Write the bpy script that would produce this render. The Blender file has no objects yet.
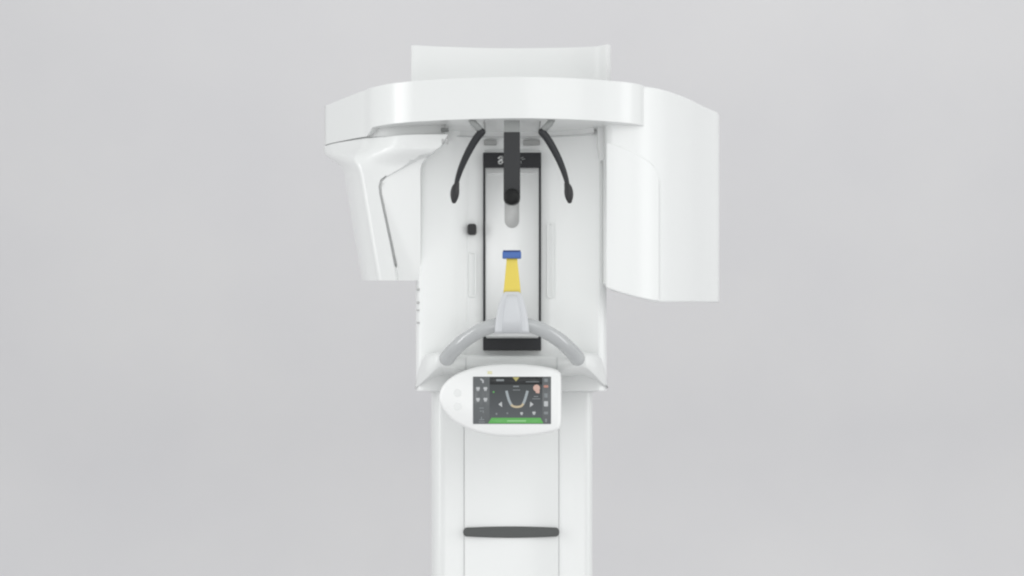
import bpy, bmesh, math, random
from mathutils import Vector, Matrix
random.seed(4)
S = bpy.context.scene
COL = S.collection

# ------------------------------------------------------------------ camera
CAM_D, CAM_Z, F, HOR = 4.5, 1.55, 1800.0, 390.0
cam = bpy.data.cameras.new('camera'); camo = bpy.data.objects.new('camera', cam); COL.objects.link(camo)
camo.location = (0, -CAM_D, CAM_Z); camo.rotation_euler = (math.radians(90), 0, 0)
cam.sensor_width = 36; cam.lens = F/1024*36; cam.shift_y = (HOR-288)/1024; cam.clip_end = 100
S.camera = camo

# ------------------------------------------------------------------ studio light
w = bpy.data.worlds.new('World'); S.world = w; w.use_nodes = True
wn = w.node_tree.nodes; bg = wn['Background']
bg.inputs[0].default_value = (0.985, 1.0, 1.0, 1); bg.inputs[1].default_value = 0.90
def area(name, loc, target, sx, sy, power, color=(1, 1, 1)):
    l = bpy.data.lights.new(name, 'AREA'); l.shape = 'RECTANGLE'; l.size = sx; l.size_y = sy
    l.energy = power; l.color = color
    o = bpy.data.objects.new(name, l); COL.objects.link(o); o.location = loc
    o.rotation_euler = (Vector(target)-Vector(loc)).to_track_quat('-Z', 'Y').to_euler()
    return o
area('softbox_key', (1.8, -4.6, 3.6), (0.1, 0, 1.8), 2.6, 2.6, 28)
area('softbox_side', (-3.2, -1.4, 2.2), (-0.1, 0, 1.8), 0.5, 2.6, 23)
area('softbox_right', (3.4, -1.6, 2.0), (0.1, 0, 1.8), 1.0, 2.8, 22)
area('softbox_backdrop', (0.6, 0.9, 4.6), (0.6, 3.2, 1.8), 4.5, 0.8, 18)
area('low_fill', (-0.5, -4.4, 0.7), (0, 0, 1.9), 2.6, 0.9, 17)  # added fill lamp, low in front, to brighten the undersides
S.view_settings.view_transform = 'Standard'; S.view_settings.look = 'None'
S.view_settings.exposure = 0; S.view_settings.gamma = 1
S.cycles.filter_width = 2.2

# ------------------------------------------------------------------ helpers
def P(px, py, Y):
    d = CAM_D+Y
    return Vector(((px-512)*d/F, Y, CAM_Z+(HOR-py)*d/F))
def X(px, Y): return (px-512)*(CAM_D+Y)/F
def Z(py, Y): return CAM_Z+(HOR-py)*(CAM_D+Y)/F

def mat(name, col, rough=0.35, coat=0.0, spec=0.5, metal=0.0, trans=0.0, bump=0.0, var=0.0):
    m = bpy.data.materials.new(name); m.use_nodes = True
    nt = m.node_tree; b = nt.nodes['Principled BSDF']
    b.inputs['Base Color'].default_value = (*col, 1)
    b.inputs['Roughness'].default_value = rough
    b.inputs['Specular IOR Level'].default_value = spec
    b.inputs['Coat Weight'].default_value = coat
    b.inputs['Coat Roughness'].default_value = 0.12
    b.inputs['Metallic'].default_value = metal
    b.inputs['Transmission Weight'].default_value = trans
    if var or bump:
        tc = nt.nodes.new('ShaderNodeTexCoord'); n = nt.nodes.new('ShaderNodeTexNoise')
        n.inputs['Scale'].default_value = 9 if not bump else 260
        n.inputs['Detail'].default_value = 4
        nt.links.new(tc.outputs['Object'], n.inputs['Vector'])
    if var:
        r = nt.nodes.new('ShaderNodeMapRange')
        r.inputs['To Min'].default_value = rough-var; r.inputs['To Max'].default_value = rough+var
        nt.links.new(n.outputs['Fac'], r.inputs['Value']); nt.links.new(r.outputs[0], b.inputs['Roughness'])
    if bump:
        bp = nt.nodes.new('ShaderNodeBump'); bp.inputs['Strength'].default_value = bump
        bp.inputs['Distance'].default_value = 0.0004
        nt.links.new(n.outputs['Fac'], bp.inputs['Height']); nt.links.new(bp.outputs[0], b.inputs['Normal'])
    return m
WHITE  = mat('white_enamel', (0.76, 0.772, 0.765), 0.28, 0.3, var=0.01)
WHITE2 = mat('white_satin_plastic', (0.82, 0.832, 0.826), 0.42, 0.0, var=0.01)
BRIGHT = mat('bright_white_plastic', (0.80, 0.812, 0.806), 0.36, 0.1, var=0.01)
UNDER  = mat('pale_grey_plastic', (0.74, 0.75, 0.745), 0.5)
GREYP  = mat('grey_plastic', (0.18, 0.19, 0.185), 0.45)
SLOTG  = mat('slot_grey', (0.36, 0.365, 0.36), 0.5)
GREYL  = mat('mid_grey_plastic', (0.50, 0.505, 0.50), 0.5)
STUBG  = mat('stub_grey', (0.27, 0.28, 0.275), 0.5)
DARK   = mat('dark_grey_plastic', (0.019, 0.020, 0.023), 0.38, 0.15, spec=0.28, bump=0.2)
DARK2  = mat('black_plastic', (0.014, 0.014, 0.015), 0.4)
GRIPM  = mat('charcoal_rubber', (0.075, 0.08, 0.078), 0.5, bump=0.3)
TUBE   = mat('silver_grey_lacquer', (0.43, 0.443, 0.447), 0.2, 0.9)
CHIN   = mat('frosted_grey_plastic', (0.57, 0.585, 0.605), 0.4, 0.2)
CHINB  = mat('smoky_grey_plastic', (0.27, 0.285, 0.30), 0.4, 0.0)
YEL    = mat('yellow_plastic', (0.72, 0.575, 0.095), 0.4)
BLUE   = mat('blue_plastic', (0.055, 0.135, 0.40), 0.4)
MIRROR = mat('glossy_white_panel', (0.86, 0.87, 0.865), 0.4, 0.0)
SEAM   = mat('seam_grey', (0.58, 0.59, 0.59), 0.6)  # even grey of the thin strips along the joints
def glow(name, col, e=1.0):
    m = bpy.data.materials.new(name); m.use_nodes = True
    b = m.node_tree.nodes['Principled BSDF']
    b.inputs['Base Color'].default_value = (0.02, 0.02, 0.02, 1)
    b.inputs['Emission Color'].default_value = (*col, 1); b.inputs['Emission Strength'].default_value = e
    b.inputs['Roughness'].default_value = 0.3; b.inputs['Specular IOR Level'].default_value = 0.25
    return m
SCR_BG = glow('screen_dark', (0.060, 0.070, 0.078))

def screen_bg():
    nt = SCR_BG.node_tree; tc = nt.nodes.new('ShaderNodeTexCoord'); sp = nt.nodes.new('ShaderNodeSeparateXYZ'); r = nt.nodes.new('ShaderNodeValToRGB')
    r.color_ramp.elements[0].color = (.085, .095, .104, 1); r.color_ramp.elements[1].color = (.030, .035, .036, 1)
    nt.links.new(tc.outputs['Generated'], sp.inputs[0]); nt.links.new(sp.outputs[2], r.inputs[0]); nt.links.new(r.outputs[0], nt.nodes['Principled BSDF'].inputs['Emission Color'])
screen_bg()
SCR_SIDE = glow('screen_grey', (0.12, 0.13, 0.135))
SCR_TOP = glow('screen_black', (0.018, 0.020, 0.021))
SCR_W = glow('screen_white', (0.48, 0.50, 0.51)); SCR_D = glow('screen_dim', (0.22, 0.24, 0.25))
SCR_G = glow('screen_green', (0.115, 0.40, 0.10)); SCR_GL = glow('screen_green_light', (0.30, 0.60, 0.28))
SCR_P = glow('screen_pink', (0.60, 0.40, 0.34)); SCR_Y = glow('screen_yellow', (0.42, 0.38, 0.14))
SCR_T = glow('screen_teeth', (0.34, 0.38, 0.40)); SCR_O = glow('screen_tan', (0.52, 0.44, 0.30))
SCR_R = glow('screen_red', (0.48, 0.24, 0.19))

def finish(name, bm, m, parent, bevel=0.0, seg=3, sub=0, ang=35):
    bmesh.ops.remove_doubles(bm, verts=bm.verts, dist=1e-6)
    bmesh.ops.recalc_face_normals(bm, faces=bm.faces)
    me = bpy.data.meshes.new(name); 
    for f in bm.faces: f.smooth = True
    bm.to_mesh(me); bm.free()
    for mm in (m if isinstance(m, (list, tuple)) else [m]): me.materials.append(mm)
    o = bpy.data.objects.new(name, me); COL.objects.link(o)
    if parent is not None: o.parent = parent
    if bevel:
        b = o.modifiers.new('bevel', 'BEVEL'); b.width = bevel; b.segments = seg
        b.limit_method = 'ANGLE'; b.angle_limit = math.radians(ang); b.harden_normals = False
    if sub:
        s = o.modifiers.new('sub', 'SUBSURF'); s.levels = sub; s.render_levels = sub
    if bevel:
        wn_ = o.modifiers.new('wn', 'WEIGHTED_NORMAL'); wn_.weight = 80; wn_.keep_sharp = False
    return o
def box(bm, x0, x1, y0, y1, z0, z1):
    vs = [bm.verts.new((x, y, z)) for z in (z0, z1) for y in (y0, y1) for x in (x0, x1)]
    for q in ((0, 1, 3, 2), (4, 6, 7, 5), (0, 4, 5, 1), (2, 3, 7, 6), (0, 2, 6, 4), (1, 5, 7, 3)):
        bm.faces.new([vs[i] for i in q])
def loft(rings, caps=True, bm=None, closed=True):
    bm = bm or bmesh.new()
    vr = [[bm.verts.new(p) for p in r] for r in rings]
    n = len(vr[0])
    for a, b in zip(vr, vr[1:]):
        for i in range(n if closed else n-1):
            j = (i+1) % n; bm.faces.new((a[i], a[j], b[j], b[i]))
    if caps: bm.faces.new(vr[0][::-1]); bm.faces.new(vr[-1])
    return bm
def plan_prism(pts, z0, z1, bm=None):
    return loft([[(x, y, z0) for x, y in pts], [(x, y, z1) for x, y in pts]], bm=bm)
def front_prism(pxs, y0, y1, bm=None, yref=None):      # outline seen from the front, real depth y0..y1
    yr = y0 if yref is None else yref
    a = [P(px, py, yr) for px, py in pxs]
    return loft([[(p.x, y0, p.z) for p in a], [(p.x, y1, p.z) for p in a]], bm=bm)
def smooth_pts(pts, n=6, closed=False):                # Catmull-Rom through points
    pts = [Vector(p) for p in pts]; out = []
    N = len(pts)
    for i in range(N if closed else N-1):
        p0 = pts[(i-1) % N] if closed or i else pts[0]
        p1 = pts[i]; p2 = pts[(i+1) % N]
        p3 = pts[(i+2) % N] if closed or i+2 < N else pts[-1]
        for k in range(n):
            t = k/n
            out.append(0.5*((2*p1)+(p2-p0)*t+(2*p0-5*p1+4*p2-p3)*t*t+(3*p1-p0-3*p2+p3)*t**3))
    if not closed: out.append(pts[-1])
    return out
def rounded(pts, r, seg=6):                            # rounded polygon, r a number or list
    out = []; N = len(pts)
    for i in range(N):
        p = Vector(pts[i]); a = Vector(pts[i-1]); b = Vector(pts[(i+1) % N])
        ri = r[i] if isinstance(r, (list, tuple)) else r
        if ri <= 0: out.append(tuple(p)); continue
        da = (a-p); db = (b-p); ri = min(ri, da.length*.49, db.length*.49)
        s = p+da.normalized()*ri; e = p+db.normalized()*ri
        for k in range(seg+1):
            t = k/seg; out.append(tuple(s*(1-t)**2+p*2*t*(1-t)+e*t*t))
    return out
def tube(path, radii, seg=20, flat=1.0, bm=None):
    path = [Vector(p) for p in path]; rings = []
    for i, p in enumerate(path):
        t = (path[min(i+1, len(path)-1)]-path[max(i-1, 0)]).normalized()
        u = t.cross(Vector((0, 1, 0)))
        if u.length < .1: u = t.cross(Vector((1, 0, 0)))
        u.normalize(); v = t.cross(u).normalized()
        r = radii[i] if isinstance(radii, list) else radii
        rings.append([p+u*math.cos(a)*r+v*math.sin(a)*r*flat for a in [2*math.pi*k/seg for k in range(seg)]])
    return loft(rings, bm=bm)
def dome_tube(path, r, seg=20, flat=1.0, bm=None):     # tube with rounded ends
    path = [Vector(p) for p in path]
    r = r if isinstance(r, list) else [r]*len(path)
    t0 = (path[0]-path[1]).normalized(); t1 = (path[-1]-path[-2]).normalized()
    A = [(path[0]+t0*r[0]*math.sin(a), r[0]*math.cos(a)) for a in (1.5, 1.2, .9, .6, .3)]
    B = [(path[-1]+t1*r[-1]*math.sin(a), r[-1]*math.cos(a)) for a in (.3, .6, .9, 1.2, 1.5)]
    pp = [a[0] for a in A]+path+[b[0] for b in B]; rr = [a[1] for a in A]+r+[b[1] for b in B]
    return tube(pp, rr, seg, flat, bm)
def cut(o, cbm):                                       # carve a recess out of a finished mesh
    me = bpy.data.meshes.new('cutter'); bmesh.ops.recalc_face_normals(cbm, faces=cbm.faces)
    cbm.to_mesh(me); cbm.free()
    c = bpy.data.objects.new('cutter', me); COL.objects.link(c)
    md = o.modifiers.new('cut', 'BOOLEAN'); md.operation = 'DIFFERENCE'; md.object = c; md.solver = 'EXACT'
    while o.modifiers.find('cut') > 0: o.modifiers.move(o.modifiers.find('cut'), o.modifiers.find('cut')-1)
    dg = bpy.context.evaluated_depsgraph_get()
    st = [(m_, m_.show_viewport) for m_ in o.modifiers]
    for m_ in o.modifiers: m_.show_viewport = (m_.name == 'cut')
    dg = bpy.context.evaluated_depsgraph_get(); dg.update()
    nm = bpy.data.meshes.new_from_object(o.evaluated_get(dg))
    o.modifiers.remove(md); o.data = nm
    for m_ in o.modifiers: m_.show_viewport = True
    bpy.data.objects.remove(c); 
    for f in nm.polygons: f.use_smooth = True

# ------------------------------------------------------------------ setting: seamless studio backdrop
def paper():
    m = mat('seamless_grey_paper', (0.62, 0.612, 0.628), 0.9, spec=0.1)
    nt = m.node_tree; tc = nt.nodes.new('ShaderNodeTexCoord'); n = nt.nodes.new('ShaderNodeTexNoise'); r = nt.nodes.new('ShaderNodeValToRGB')
    n.inputs['Scale'].default_value = 1.3; n.inputs['Detail'].default_value = 3
    r.color_ramp.elements[0].position = .3; r.color_ramp.elements[1].position = .7
    r.color_ramp.elements[0].color = (.606, .601, .614, 1); r.color_ramp.elements[1].color = (.636, .630, .636, 1)
    nt.links.new(tc.outputs['Object'], n.inputs['Vector']); nt.links.new(n.outputs['Fac'], r.inputs['Fac'])
    nt.links.new(r.outputs[0], nt.nodes['Principled BSDF'].inputs['Base Color'])
    return m
def backdrop():
    prof = [(-7, 0), (1.6, 0)]
    for k in range(1, 13):
        a = math.pi/2*k/12; prof.append((1.6+1.4*math.sin(a), 1.4-1.4*math.cos(a)))
    prof += [(3.0, 6.5)]
    bm = bmesh.new(); rows = []
    for x in (-8, 8): rows.append([bm.verts.new((x, y, z)) for y, z in prof])
    for i in range(len(prof)-1): bm.faces.new((rows[0][i], rows[1][i], rows[1][i+1], rows[0][i+1]))
    m = paper()
    o = finish('backdrop', bm, m, None); o['kind'] = 'structure'
    return o
backdrop()

# ------------------------------------------------------------------ the machine
M = bpy.data.objects.new('dental_xray_machine', None); COL.objects.link(M); M.location = (0, 0, 0)
M['label'] = 'white panoramic dental x-ray machine with colour touch screen and curved grey grab handles'
M['category'] = 'x-ray machine'

# --- column, running down to the floor
YC = 0.0
xl, xr = X(430, YC), X(593, YC)
pl, pr = X(464, YC), X(559, YC)
col_pts = rounded([(xl, .24), (xl, .05), (xl+.018, .004), (pl, 0), (pr, 0), (xr-.012, .0), (xr, .016), (xr, .24)],
                  [.03, .03, .03, 0, 0, .012, .012, .03])
column = finish('column', plan_prism(col_pts, 0.03, Z(386, 0)), WHITE, M, .003)
front_panel_bm = bmesh.new()
ztop, zslot_t, zslot_b = Z(380, 0), Z(533, 0)+.004, Z(533, 0)-.004
for z0, z1 in ((0.05, ztop),):
    n = 14; pts = []
    for k in range(n+1):
        t = k/n; x = pl+.0016+(pr-pl-.0032)*t
        pts.append((x, -.004-.008*math.sin(math.pi*t)))
    pts += [(pr-.0016, .004), (pl+.0016, .004)]
    plan_prism(pts, z0, z1, front_panel_bm)
finish('front_panel', front_panel_bm, WHITE, column, .0012, 2)
for x in (pl, pr):
    g = bmesh.new(); box(g, x-.0008, x+.0008, -.0008, .004, .05, ztop); finish('panel_seam', g, SEAM, column)
# recessed grip
out = []
ts_ = [0, .003, .01, .02, .035]+[.06+.88*k/16 for k in range(17)]+[.965, .98, .99, .997, 1]
for t in ts_:
    x = 463+96.5*t; h = 4.2+1.5*math.sin(math.pi*t)
    u_ = min(1, min(t, 1-t)*96.5/3.4); e = math.sqrt(max(0, 1-(1-u_)**2))
    out.append((x, 532.3-h*e))
low = [(x, 2*532.3-y) for x, y in out[::-1]]
grip = finish('grip_slot', front_prism(out+low[1:-1], -.0185, .0), GRIPM, column, .003, 3)
base = finish('floor_plate', plan_prism(rounded([(-.3, .3), (-.3, -.5), (.3, -.5), (.3, .3)], .08), 0.002, 0.03), WHITE2, M, .005)

# --- carriage (height adjustable body with concave patient side)
prof = [(X(416, -.18), .10), (X(416, -.18), -.18), (X(417.5, -.21), -.208), (X(422, -.225), -.222), (X(440, -.215), -.216), (X(455, -.205), -.207),
        (X(462, -.2), -.198), (X(466, -.19), -.1925), (X(470, -.185), -.187), (X(484, -.18), -.181),
        (X(512, -.18), -.179), (X(540, -.18), -.181), (X(553, -.185), -.185), (X(560, -.19), -.189),
        (X(575, -.2), -.199), (X(592, -.21), -.214), (X(597, -.21), -.2185), (X(600, -.21), -.219),
        (X(604, -.2), -.21), (X(606.5, -.18), -.185), (X(606.5, -.18), .10)]
sm = [tuple(v) for v in smooth_pts(prof[1:-1], 5)]
cp = [prof[0]]+sm+[prof[-1]]
carriage = finish('carriage', plan_prism(cp, Z(391, -.0), Z(100, -.2)), WHITE2, M, .003)
tp = [(X(412, -.14), .22), (X(412, -.14), -.14), (X(414, -.15), -.152), (X(440, -.15), -.135), (X(480, -.12), -.118), (X(512, -.11), -.113),
      (X(545, -.12), -.118), (X(575, -.125), -.124), (X(595, -.14), -.137), (X(605, -.158), -.160), (X(608, -.16), -.163), (X(611, -.15), -.15), (X(611, -.14), .22)]
ts = [tp[0]]+[tuple(v) for v in smooth_pts(tp[1:-1], 5)]+[tp[-1]]
top = finish('top_cover', plan_prism(ts, CAM_Z+.66, CAM_Z+.833), mat('shell_light_grey', (0.745, 0.752, 0.748), 0.4), M, .004)
# moulded hand recess outlines, round button, screws
def ring_outline(px0, px1, py0, py1, Y, r, wpx, depth=.003):
    def loop(o_):
        pts = rounded([(px0+o_, py0+o_), (px1-o_, py0+o_), (px1-o_, py1-o_), (px0+o_, py1-o_)], max(.5, r-o_), 5)
        return [P(a, b, Y) for a, b in pts]
    A, B = loop(0), loop(wpx)
    bm = bmesh.new()
    layers = [[bm.verts.new((p.x, y, p.z)) for p in L] for L, y in ((A, Y+.01), (A, Y-depth), (B, Y-depth), (B, Y+.01))]
    for a, b in zip(layers, layers[1:]+layers[:1]):
        for i in range(len(a)):
            j = (i+1) % len(a); bm.faces.new((a[i], a[j], b[j], b[i]))
    return bm
finish('moulded_rim', ring_outline(468.5, 476, 252, 297, -.1845, 2, 1.2, .0062), WHITE2, carriage, .0006, 2)
finish('moulded_rim', ring_outline(547, 553.5, 223, 298, -.1818, 3, 1.2, .0068), WHITE2, carriage, .0006, 2)
finish('laser_button', front_prism(rounded([(467.6, 223.6), (476.4, 223.6), (476.4, 234.6), (467.6, 234.6)], 3.2, 6), -.205, -.16), DARK2, carriage, .002)
for py, hh in ((290, 1.2), (303, 1.0), (310.5, .6), (323, .8)):
    b = bmesh.new(); z = Z(py, -.2); box(b, X(416.9, -.205), X(419.2, -.215), -.2215, -.19, z-hh*.0022, z+hh*.0022)
    finish('screw_hole', b, GREYL, carriage)

# --- rotating arm: horizontal curved beam overhead
arc = [(-.469, .011), (-.431, -.067), (-.385, -.158), (-.346, -.228), (-.295, -.298), (-.24, -.338), (-.2, -.356),
       (-.119, -.382), (0, -.4), (.09, -.393), (.163, -.376), (.228, -.350), (.268, -.331), (.294, -.311), (.308, -.288), (.3135, -.26)]
arcs = [tuple(v) for v in smooth_pts(arc, 5)]
def proud(p, k=.0065):                                 # the front bar sits slightly proud of the left end
    return p if p[0] < -.337 else (p[0]-k*.35*(p[0] < -.2), p[1]-k*min(1, max(0, (.31-p[0])/.1)))
arcs = [proud(p) for p in arcs]
ZB, ZT = CAM_Z+.618, CAM_Z+.712
beam_poly = [(-.45, .14), (-.468, .08)]+arcs+[(.307, -.12), (.2, -.04), (-.2, .0), (-.3, .14)]
def seam_z(x): return CAM_Z+.594+.017*min(1, max(0, (-.30-x)/.16))
def beam_z(p):
    if p[1] > .1 or p[0] > -.30: return ZB
    t = min(1, max(0, (-.333-p[0])/.008)); return ZB+(seam_z(p[0])+.0028-ZB)*t
inb = [(x+(-.1-x)*.12, y+(.05-y)*.12) for x, y in beam_poly]
beam = finish('rotating_arm', loft([[(x, y, ZB) for x, y in inb], [(x, y, beam_z(p)) for (x, y), p in zip(inb, beam_poly)],
    [(x, y, beam_z((x, y))) for x, y in beam_poly], [(x, y, ZT) for x, y in beam_poly]]), WHITE, M, .006, 4)
beam_poly2 = [(x*.985, y+.006 if y < 0 else y) for x, y in beam_poly]
def back(p, k): return (p[0]+k[0], p[1]+k[1])
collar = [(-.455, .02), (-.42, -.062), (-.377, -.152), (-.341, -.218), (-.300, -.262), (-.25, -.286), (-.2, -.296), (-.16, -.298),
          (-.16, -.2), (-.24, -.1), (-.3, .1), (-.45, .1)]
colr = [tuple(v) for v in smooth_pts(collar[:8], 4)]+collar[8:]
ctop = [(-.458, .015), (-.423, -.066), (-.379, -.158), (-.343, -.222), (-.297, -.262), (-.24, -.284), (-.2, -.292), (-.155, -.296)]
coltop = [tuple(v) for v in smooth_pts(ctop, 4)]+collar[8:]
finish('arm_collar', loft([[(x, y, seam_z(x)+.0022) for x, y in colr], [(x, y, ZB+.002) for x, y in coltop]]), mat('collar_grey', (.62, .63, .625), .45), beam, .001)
# underside disc seam
cv = smooth_pts([Vector(v) for v in [(-.19, -.235), (-.163, -.212), (-.06, -.190), (.06, -.191), (.14, -.215), (.185, -.25), (.193, -.262)]], 8)
finish('bearing_collar', plan_prism([tuple(v) for v in cv]+[(.193, -.15), (-.19, -.15)], CAM_Z+.606, ZB+.002), UNDER, beam, .001, 2)
finish('bearing_seam', tube([Vector((v.x, v.y-.001, CAM_Z+.6055)) for v in cv], .0016, 8), SEAM, beam)
for p0, p1 in ((484, 496.5), (523, 540)):
    b = bmesh.new(); box(b, X(p0, -.19), X(p1, -.19), -.192, -.16, Z(145, -.19), Z(140, -.19))
    finish('cable_slot', b, SLOTG, carriage, .002)
for px in (484, 540):
    b = bmesh.new(); box(b, X(px, -.35)-.0012, X(px, -.35)+.0012, -.36, -.19, ZB-.004, ZB+.002)
    finish('guide_strip', b, SLOTG, beam)
b = bmesh.new(); box(b, X(441, -.31), X(448.5, -.31), -.319, -.30, Z(131.3, -.31), Z(128.3, -.31))
finish('arm_latch', b, GREYP, beam, .001)

# --- x-ray tube head on the left
left = {138: 323.8, 147: 323.6, 151: 323.8, 154.5: 325, 158: 328, 162: 334.5, 165: 339, 169: 342.3, 175: 344.4, 188: 346.5, 235: 354.4, 277: 361.6, 280.5: 362.6}
right = {138: 448, 147: 440, 151: 434, 154.5: 430, 158: 426, 162: 422.5, 165: 421, 169: 420, 175: 420, 188: 420, 235: 420, 277: 420, 280.5: 419.5}
topo = [(-.467, .02), (-.431, -.065), (-.383, -.155), (-.362, -.192), (-.352, -.211), (-.338, -.229), (-.300, -.276), (-.24, -.312), (-.157, -.318)]
neck = [(X(342, .02), .02), (-.412, -.09), (-.388, -.19), (X(356.5, -.245), -.245), (X(358.5, -.258), -.258), (X(362, -.264), -.264), (X(375, -.27), -.27), (X(398, -.278), -.278), (X(420, -.285), -.285)]
boto = [(X(362, .02), .02), (-.367, -.08), (-.350, -.16), (X(376.5, -.205), -.205), (X(378.5, -.218), -.218), (X(382, -.224), -.224), (X(390, -.23), -.23), (X(405, -.238), -.238), (X(420, -.245), -.245)]
rings = []
for py in sorted(left):
    tt = min(1, max(0, (py-144)/24.)); tt = tt*tt*(3-2*tt); t2 = max(0, (py-168)/(280-168))
    pts = [Vector(a).lerp(Vector(n_), tt).lerp(Vector(b_), t2) for a, n_, b_ in zip(topo, neck, boto)]
    lx = X(left[py], .02); rx = X(right[py], pts[-1].y)
    x0, x1 = pts[0].x, pts[-1].x
    pts = [Vector((lx+(p.x-x0)/(x1-x0)*(rx-lx), p.y)) for p in pts]
    sp = smooth_pts(pts[:4], 5)[:-1]+smooth_pts(pts[3:6], 4)[:-1]+smooth_pts(pts[5:], 5)
    ring = [(lx+.05, .2), (lx+.004, .15)]+[tuple(p) for p in sp]+[(rx, -.2), (-.24, -.13), (-.24, .2)]
    if py == 138: rings.append([(x, y, seam_z(x)) for x, y in ring])
    elif py > 146: rings.append([(x, y, Z(py, y)) for x, y in ring])
    else: rings.append([(x, y, Z(py, -.22)+max(0, min(1, (160-py)/12))*.017*min(1, max(0, (-.30-x)/.16))) for x, y in ring])
bm = loft(rings)
head = finish('tube_head', bm, WHITE, M, .004, 3, ang=55)
# recess carved in the patient side of the tube head
rec = rounded([(460, 157), (424, 157), (381.5, 179), (379.5, 192), (393.5, 264), (397, 290), (460, 290)], [0, 6, 7, 5, 5, 0, 0], 6)
rec2 = [(x+(2.0 if x < 410 and y > 180 else 0), y+(2 if y < 185 else 0)) for x, y in rec]
A = [P(x, y, -.25) for x, y in rec]; B = [P(x, y, -.25) for x, y in rec2]
z_a, z_b = Z(152, -.25), Z(290, -.25)
def yb(z): return -.280+.072*(z_a-z)/(z_a-z_b)
cut(head, loft([[(p.x, -.6, p.z) for p in A], [(p.x, yb(p.z)-.015, p.z) for p in A], [(p.x, yb(p.z), p.z) for p in B]]))
gr = [(387, 176.2), (387, 177.8), (383.0, 182), (381.8, 187), (382.3, 194), (396.6, 264), (395.6, 267), (393.8, 264), (379.6, 194), (379.0, 187), (380.8, 180.5)]
A = [P(x, y, -.25) for x, y in gr]
cut(head, loft([[(p.x, -.6, p.z) for p in A], [(p.x, yb(p.z)+.012, p.z) for p in A]]))
for px in (442.5, 447):
    b = bmesh.new(); box(b, X(px-1, -.32), X(px+1, -.32), -.3195, -.30, Z(143, -.32), Z(138.8, -.32))
    finish('head_clip', b, GREYL, head, .001)

# --- sensor head on the right
outer = [(.20, -.305), (.25, -.304), (.300, -.290), (.349, -.252), (.395, -.180), (.437, -.098), (.48, .005), (.508, .066), (.526, .104), (.5345, .142)]
so = [tuple(v) for v in smooth_pts(outer, 5)]
zbt = Z(302.5, .0)+.004
rings = []
cap_poly = [(.2165, -.12), (.2165, -.297)]+so[3:]+[(.520, .2), (.49, .23), (.26, .23), (.255, -.10)]
for z, s in ((zbt, 0), (ZT, 0)):
    rings.append([(x, y, z if z == ZT else CAM_Z+(87.2+(0 if x > .335 else (.335-x)*150))*(CAM_D+y)/F) for x, y in cap_poly])
sensor = finish('sensor_head', loft(rings), BRIGHT, M, .014, 6)
def surfY(x):
    for a, b_ in zip(so, so[1:]):
        if a[0] <= x <= b_[0]: return a[1]+(b_[1]-a[1])*(x-a[0])/max(1e-6, b_[0]-a[0])
    return -.305 if x < .25 else .1
nx = 22; prs = []
bm = bmesh.new(); grid = {}
tops = [(606, 141), (612, 142.5), (622, 146), (632, 150.5), (642, 156), (650, 161.5), (655, 167), (658, 174), (660, 182)]
def interp(tab, x):
    if x <= tab[0][0]: return tab[0][1]
    for a, b_ in zip(tab, tab[1:]):
        if x <= b_[0]: return a[1]+(b_[1]-a[1])*(x-a[0])/(b_[0]-a[0])
    return tab[-1][1]
bots = [(606, 288), (620, 293), (640, 298.5), (652, 301), (660, 302)]
secs = []
for i in range(nx+1):
    px = 606+54*i/nx
    x = X(px, -.29); y = surfY(x)
    x = X(px, y)
    zt, zb_ = Z(interp(tops, px), y), Z(interp(bots, px)-.3, y)
    o_ = .003
    secs.append([(x, y+.02, zt), (x, y-o_+.004, zt-.000), (x, y-o_, zt-.006), (x, y-o_, zb_+.003), (x, y-o_+.003, zb_), (x, y+.02, zb_)])
finish('sensor_cover', loft(secs), BRIGHT, sensor, .003, 3, ang=50)
b = front_prism([(597, 122), (608, 122), (608, 147), (605, 160), (600.5, 160), (598, 147)], -.262, -.2)
finish('arm_joint', b, UNDER, sensor, .003)

# --- mirror column with black frame
YM = -.19
mp = finish('mirror_panel', front_prism([(484.5, 150), (539.8, 150), (539.8, 345), (484.5, 345)], YM, -.15), MIRROR, M)
for px in (484.2, 540.0): 
    b = bmesh.new(); xx = X(px, YM-.003); box(b, xx-.0026, xx+.0026, YM-.0012, -.15, Z(338, YM), Z(166, YM))
    finish('frame_rail', b, DARK, mp, .0008, 2)
fb = finish('frame_head', front_prism([(483, 152.5), (541.2, 152.5), (541.2, 167.5), (483, 167.5)], YM-.007, -.15), DARK, mp, .0015)
finish('frame_foot', front_prism([(483, 336.5), (541.2, 336.5), (541.2, 350.5), (483, 350.5)], YM-.012, -.15), DARK, mp, .0015)
# white emblem on the frame head
b = bmesh.new(); ye = YM-.0085
def stroke(pts, wpx, Y, bm, th=.001):
    for (x0, y0), (x1, y1) in zip(pts, pts[1:]):
        d = Vector((x1-x0, y1-y0)); n_ = Vector((-d.y, d.x)).normalized()*wpx/2; e = d.normalized()*wpx*.3
        q = [(x0-e.x+n_.x, y0-e.y+n_.y), (x1+e.x+n_.x, y1+e.y+n_.y), (x1+e.x-n_.x, y1+e.y-n_.y), (x0-e.x-n_.x, y0-e.y-n_.y)]
        front_prism(q, Y, Y+th, bm)
stroke([(498.6, 158.2), (500, 156.6), (502.3, 156.8), (502.5, 158.6), (500.2, 159.9)], 1.5, ye, b)
stroke([(502.3, 160.2), (499.0, 160.9)], 1.3, ye-.0003, b)
stroke([(498.7, 161.5), (499, 163.3), (501.4, 163.6), (502.6, 161.8)], 1.5, ye, b)
finish('emblem', b, mat('white_print', (.75, .76, .75), .5), fb)
b = bmesh.new()
stroke([(521, 158.0), (523.2, 157.2)], 1.0, ye, b); stroke([(522, 159.5), (524.8, 158.8)], 1.0, ye, b)
stroke([(521, 161.0), (521.4, 163.4)], .9, ye, b)
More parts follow.
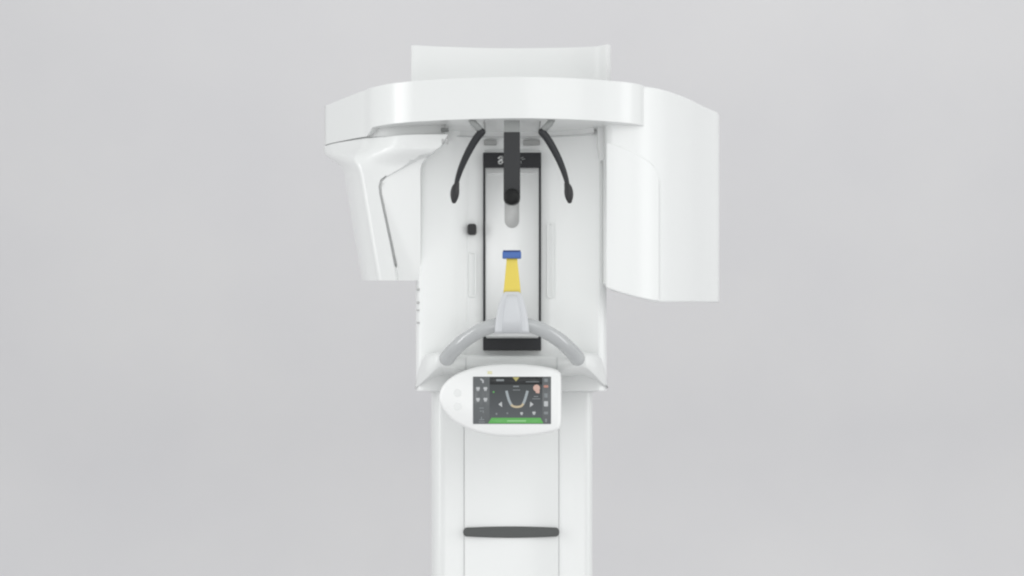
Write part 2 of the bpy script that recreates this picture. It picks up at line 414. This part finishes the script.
finish('emblem', b, mat('grey_print', (.22, .23, .23), .5), fb)
# plain grey patch on the panel, rounded at the bottom
sl = [(504.6, 196), (519.2, 196)]+[(511.9+7.3*math.cos(a_), 220.3+7.6*math.sin(a_)) for a_ in [math.pi*k/12 for k in range(13)]]
finish('grey_patch', front_prism(sl, YM-.0015, YM+.01), GREYL, mp)
# faint ledge under the frame head
finish('panel_ledge', front_prism([(488, 172.3), (537, 172.3), (537, 174.6), (488, 174.6)], YM-.001, YM+.01), UNDER, mp)

# --- forehead support (hangs from the arm)
YF = -.375
fs = finish('forehead_support', front_prism(rounded([(503.7, 132), (520, 132), (520.3, 204.5), (503.5, 204.5)], [1, 1, 7.6, 7.6], 8), YF, YF+.026), mat('charcoal_plastic', (.032, .033, .035), .4, spec=.3), M, .003)
finish('support_stem', front_prism([(504, 119), (520, 119), (520, 132.3), (504, 132.3)], YF+.002, YF+.022), STUBG, fs, .001)
c = P(511.9, 196.5, YF-.01)
b = bmesh.new(); 
rr = [(.004, .0188), (-.004, .0188), (-.0075, .0178), (-.0105, .0150), (-.0128, .0105), (-.0138, .0055), (-.0142, .0001)]
loft([[(c.x+r*math.cos(a_), YF+y, c.z+r*math.sin(a_)) for a_ in [2*math.pi*k/28 for k in range(28)]] for y, r in rr], bm=b)
finish('knob', b, mat('matt_black_cap', (.0075, .008, .008), .45, spec=.25), fs, .0)

# --- temple supports
def temple(mirror):
    def mx(px): return 1023.6-px if mirror else px
    path = [(481.5, 132), (476, 139), (470, 149), (464.5, 160), (460, 171), (457, 181), (455.4, 190)]
    pts = smooth_pts([P(mx(a_), b_, -.375) for a_, b_ in path], 5)
    n = len(pts); rad = [.0090-.0048*(i/(n-1))+(.0012*math.sin(i/(n-1)*math.pi)) for i in range(n)]
    t = finish('temple_support', dome_tube(pts, rad, 16, .8), DARK, M)
    pad = [(457, 184), (455.5, 188), (454.8, 193), (454.4, 197.5), (454, 201)]
    pp = [P(mx(a_), b_, -.377) for a_, b_ in pad]
    finish('temple_pad', dome_tube(smooth_pts(pp, 4), [.0048+.0055*math.sin(math.pi*min(1, (i+1)/18)) for i in range(17)], 16, .7), DARK2, t)
    st = [P(mx(a_), b_, -.373) for a_, b_ in [(471.5, 119), (473.5, 123), (482.5, 132.5)]]
    finish('support_stem', tube(st, .0078, 14), STUBG, t)
temple(False); temple(True)

# --- handle bracket: wide wing sweeping down to the column
zt_ = lambda px: 352.5 if 436 < px < 590 else 352.5
edge = [(415, 389), (421, 384), (428, 377.5), (434, 371.5), (440, 367), (448, 367.5), (458, 370), (470, 373), (490, 377), (512, 378),
        (534, 377), (554, 373), (566, 370), (576, 367.5), (584, 367), (590, 371), (596, 377), (602, 383.5), (608, 388.5)]
topt = [(415, 384), (417, 374), (420, 362), (424, 355.5), (430, 353), (440, 352.3), (452, 354), (466, 355), (512, 355), (557, 355), (572, 354), (584, 352.3), (594, 353), (600, 355.5), (603.5, 362), (606, 374), (608, 384)]
frt = [(415, -.20), (420, -.235), (428, -.285), (438, -.315), (450, -.315), (466, -.285), (490, -.26), (512, -.255), (534, -.26), (557, -.285), (573, -.315), (586, -.315), (595, -.285), (603, -.235), (608, -.20)]
secs = []
N = 60
for i in range(N+1):
    px = 415+193*i/N
    yf = interp(frt, px); x = X(px, yf)
    zt1, ze = Z(interp(topt, px), yf), Z(interp(edge, px), yf)
    zb1 = Z(392, -.02)
    xb = max(min(x, X(604, -.15)), X(419, -.15))
    secs.append([(xb, -.10, zt1-.004), (x, yf+.02, zt1), (x, yf+.006, zt1-.003), (x, yf, zt1-.01), (x, yf, ze+.004), (x, yf+.004, ze),
                 (xb*.97, (yf-.02)/2, (ze+zb1)/2+.006), (xb*.93, -.005, zb1), (xb*.93, .03, zb1)])
br = finish('handle_bracket', loft(secs), WHITE, M, 0)
for px in (466, 557):
    b = bmesh.new(); box(b, X(px, -.286)-.0007, X(px, -.286)+.0007, -.2872, -.275, Z(370, -.286), Z(357.5, -.286)); finish('bracket_seam', b, SEAM, br)
# --- grab handle
hp = [(447.0, 358.2, -.335), (450.5, 353.6, -.345), (456.5, 347.4, -.365), (464, 340.8, -.382), (474, 334.2, -.396), (483, 329.4, -.405), (494, 325.6, -.412), (504, 324.0, -.415), (512, 323.6, -.416)]
hp += [(1024.2-a_, b_, c_) for a_, b_, c_ in hp[-2::-1]]
finish('grab_handle', dome_tube(smooth_pts([P(*h) for h in hp], 6), [.0182-.0022*math.sin(math.pi*i/96) for i in range(97)], 28), TUBE, M)

# --- chin rest with bite block
def rsec(px0, px1, py, yc, dy, r=.006):
    x0, x1 = X(px0, yc), X(px1, yc)
    pts = rounded([(x0, yc-dy), (x1, yc-dy), (x1, yc+dy), (x0, yc+dy)], r, 5)
    z = Z(py, yc); return [(x, y, z) for x, y in pts]
YH = -.425
sec = [(494.5, 529.5, 333, .030), (494.8, 529, 330, .030), (495.2, 528.6, 325, .029), (496.3, 527.4, 316, .026), (498.2, 525.6, 307, .022), (501.0, 523.0, 298, .018), (503.4, 520.6, 293, .014), (504.5, 519.5, 292, .013)]
chin = finish('chin_rest', loft([rsec(a_, b_, c_, YH, d_, .009) for a_, b_, c_, d_ in sec]), CHIN, M, 0)
b = loft([rsec(a_, b_, c_, YH-.0095, d_, .006) for a_, b_, c_, d_ in [(502.0, 522.0, 332.5, .0262), (503.5, 520.5, 314, .0215), (505.5, 518.5, 301, .0155), (507, 517, 295, .010)]])
finish('chin_rest_rib', b, CHIN, chin)
finish('chin_shelf', front_prism(rounded([(485, 335.8), (484.6, 331), (490, 330), (534, 330), (539.6, 331), (539.4, 335.8)], [1, 2, 2, 2, 2, 1], 3), YH+.03, -.2), WHITE2, chin, .0015)
finish('bite_holder', loft([rsec(a_, b_, c_, YH, d_, .003) for a_, b_, c_, d_ in [(503.2, 520.8, 293.3, .009), (503.9, 520.4, 288, .009), (506.3, 517.6, 262, .006), (506.5, 517.4, 257.5, .006)]]), YEL, chin, 0)
finish('bite_block', loft([rsec(a_, b_, c_, YH, d_, .003) for a_, b_, c_, d_ in [(503.2, 520.4, 258.6, .011), (502.4, 521.2, 258.0, .012), (502.4, 521.2, 252.8, .012), (502.8, 520.8, 252, .0115)]]), BLUE, chin, 0)
b = loft([rsec(503, 520.6, 252.3, YH, .0117, .003), rsec(503, 520.6, 250.6, YH, .0115, .003)])
finish('bite_edge', b, mat('navy_plastic', (.02, .045, .17), .45), chin)

# --- control panel
YP = -.345
prof = [(438.8, 398), (440.5, 389.5), (446, 381.5), (455, 374.6), (466, 369.8), (480, 366), (496, 363.8), (510, 363.3), (526, 364), (542, 366), (553, 368.3),
        (559, 371), (561.3, 376), (561.5, 390), (561.5, 412), (561.0, 424), (558.5, 429.5), (550, 432.5), (536, 435), (520, 436.4), (506, 436.6), (492, 435.4),
        (478, 432.5), (465, 427.5), (453, 420.5), (444.5, 411.5), (440.2, 404)]
pp = smooth_pts([Vector(p) for p in prof], 5, closed=True)
def pring(s, y):
    cx, cy = 506, 400
    r_ = []
    for p in pp:
        d = Vector((p.x-cx, p.y-cy)); L = d.length
        q = d*(1-s/L); r_.append((cx+q.x, cy+q.y))
    return [(P(a_, b_, YP).x, y, P(a_, b_, YP).z) for a_, b_ in r_]
rg = [pring(3.2, YP+.046), pring(.9, YP+.04), pring(0, YP+.03), pring(0, YP+.014), pring(.5, YP+.007), pring(1.6, YP+.003), pring(3.2, YP)]
cpn = finish('control_panel', loft(rg), mat('panel_white', (.85, .858, .852), .35, .1), M, 0)
b = bmesh.new(); c = P(500, 400, 0)
finish('panel_mount', front_prism([(470, 384), (545, 384), (545, 420), (470, 420)], YP+.04, .01), UNDER, M, .01)
def disc(px, py, r, Y, th=.001, bm=None):
    return front_prism([(px+r*math.cos(a_), py+r*math.sin(a_)) for a_ in [2*math.pi*k/16 for k in range(16)]], Y, Y+th+.0005, bm)
for py in (393, 406.5):
    finish('panel_button', disc(457.5, py, 4.0, YP-.0006), WHITE, cpn, .0006, 2)
finish('yellow_mark', front_prism([(487.5, 371.2), (492, 371.2), (492, 374), (487.5, 374)], YP-.0006, YP+.001), mat('pale_yellow', (.83, .80, .52), .5), cpn)  # small pale yellow patch on the bezel

# display
YS = YP-.0012
disp = finish('display', front_prism([(473, 376.7), (551, 376.7), (551, 424), (473, 424)], YS, YP+.002), SCR_BG, M, .0003, 1)
def q(x0, y0, x1, y1, k=1, bm=None): return front_prism([(x0, y0), (x1, y0), (x1, y1), (x0, y1)], YS-.0004*k, YS+.0003, bm)
finish('side_menu', q(473.4, 377.1, 489.6, 423.6), SCR_SIDE, disp); finish('side_menu', q(542.3, 377.1, 550.6, 423.6), SCR_SIDE, disp)
finish('top_bar', q(489.8, 377.1, 542.1, 384.5), SCR_TOP, disp)
finish('start_bar', front_prism([(491.5, 417.8), (540.5, 417.8), (543.5, 423.4), (488, 423.4)], YS-.0008, YS+.0003), SCR_G, disp)
finish('start_caption', q(507, 420.3, 526, 421.5, 3), SCR_GL, disp)
def tooth(px, py, s, bm, k=2):
    pts = [(-1, -1), (-.4, -1.15), (0, -.95), (.4, -1.15), (1, -1), (1.1, -.2), (.75, .35), (.6, 1.1), (.2, 1.2), (0, .5), (-.2, 1.2), (-.6, 1.1), (-.75, .35), (-1.1, -.2)]
    front_prism([(px+a_*s, py+b_*s) for a_, b_ in pts], YS-.0004*k, YS+.0003, bm)
for px, py in ((478, 389), (485.4, 389), (478, 399.8), (485.4, 399.8)):
    b = bmesh.new(); tooth(px, py, 1.75, b); finish('tooth_icon', b, SCR_W, disp)
b = bmesh.new(); stroke([(480.8, 379.2), (483, 380.6), (483, 382.6)], 1.4, YS-.001, b); finish('menu_icon', b, SCR_W, disp)
for grp in ([[(479.5, 408), (483.5, 408)], [(480, 411), (481.5, 411)], [(483, 410.5), (483.3, 412.8)]], [[(481.5, 417), (481.3, 420)], [(479.6, 419.8), (484, 419.6)], [(479, 422), (484.6, 422)]]):
    b = bmesh.new()
    for s_ in grp: stroke(s_, .9, YS-.001, b)
    finish('menu_icon', b, SCR_D, disp)
# jaw diagram: teeth along a U
u = smooth_pts([Vector(v) for v in [(506.6, 391.5), (508, 397), (509.8, 402), (512.4, 405.8), (517, 406.9), (521.6, 405.8), (524, 402), (525.8, 397), (527.3, 391.5)]], 4)
b = bmesh.new(); o_ = bmesh.new()
for i in range(0, len(u)-1):
    mid = abs(i-(len(u)-1)/2) < 6.0
    stroke([tuple(u[i]), tuple(u[i+1])], 2.5-.4*mid, YS-.0009-(.0002 if i % 2 else 0), o_ if mid else b)
finish('jaw_diagram', b, SCR_T, disp); finish('front_teeth_diagram', o_, SCR_O, disp)
for p0, p1, yy, ww in ((513.5, 518.5, 386.4, 1.2), (513, 520, 390, .7), (497, 503.4, 380.2, 2.0), (526, 539, 381.8, .6), (534, 538, 396.5, .8), (532.5, 540, 398.8, .7)):
    b = bmesh.new(); stroke([(p0, yy), (p1, yy)], ww, YS-.001, b); finish('screen_caption', b, SCR_D, disp)
for px, s in ((500.6, -1), (531.4, 1)):
    b = bmesh.new(); front_prism([(px+s*2.2, 404.4), (px-s*1.2, 401.6), (px-s*1.6, 407.2)], YS-.0012, YS, b)
    finish('arrow_icon', b, SCR_W, disp)
for px, py, s in ((496.5, 414, .9), (507.4, 413.3, .8), (521.6, 413.6, 1.3), (534, 413.2, 1.5)):
    b = bmesh.new(); tooth(px, py, s, b); finish('tool_icon', b, SCR_W if s > 1 else SCR_D, disp)
b = bmesh.new(); disc(536.6, 388, 3.4, YS-.0012, bm=b); front_prism([(535, 390), (539.6, 390), (539.4, 393.4), (536, 393)], YS-.0009, YS, b)
finish('head_icon', b, SCR_P, disp)
finish('notch_icon', front_prism([(512.5, 377.2), (519.5, 377.2), (516, 381.4)], YS-.0012, YS), SCR_Y, disp)
b = bmesh.new(); disc(493.6, 392, .9, YS-.001, bm=b); finish('status_dot', b, SCR_G, disp)
for j, py in enumerate((380.3, 386.4, 395.5, 403.8, 413, 420.5)):
    b = bmesh.new()
    hgt = (1.6, 1.2, 2.2, 2.6, 1.4, 1.8)[j]; ww = (1.8, 2.2, 1.6, 2.0, 2.0, 1.0)[j]
    front_prism(rounded([(546-ww, py-hgt), (546+ww, py-hgt), (546+ww, py+hgt), (546-ww, py+hgt)], .6, 3), YS-.001, YS, b)
    finish('menu_icon', b, (SCR_D, SCR_R, SCR_D, SCR_W, SCR_D, SCR_D)[j], disp)
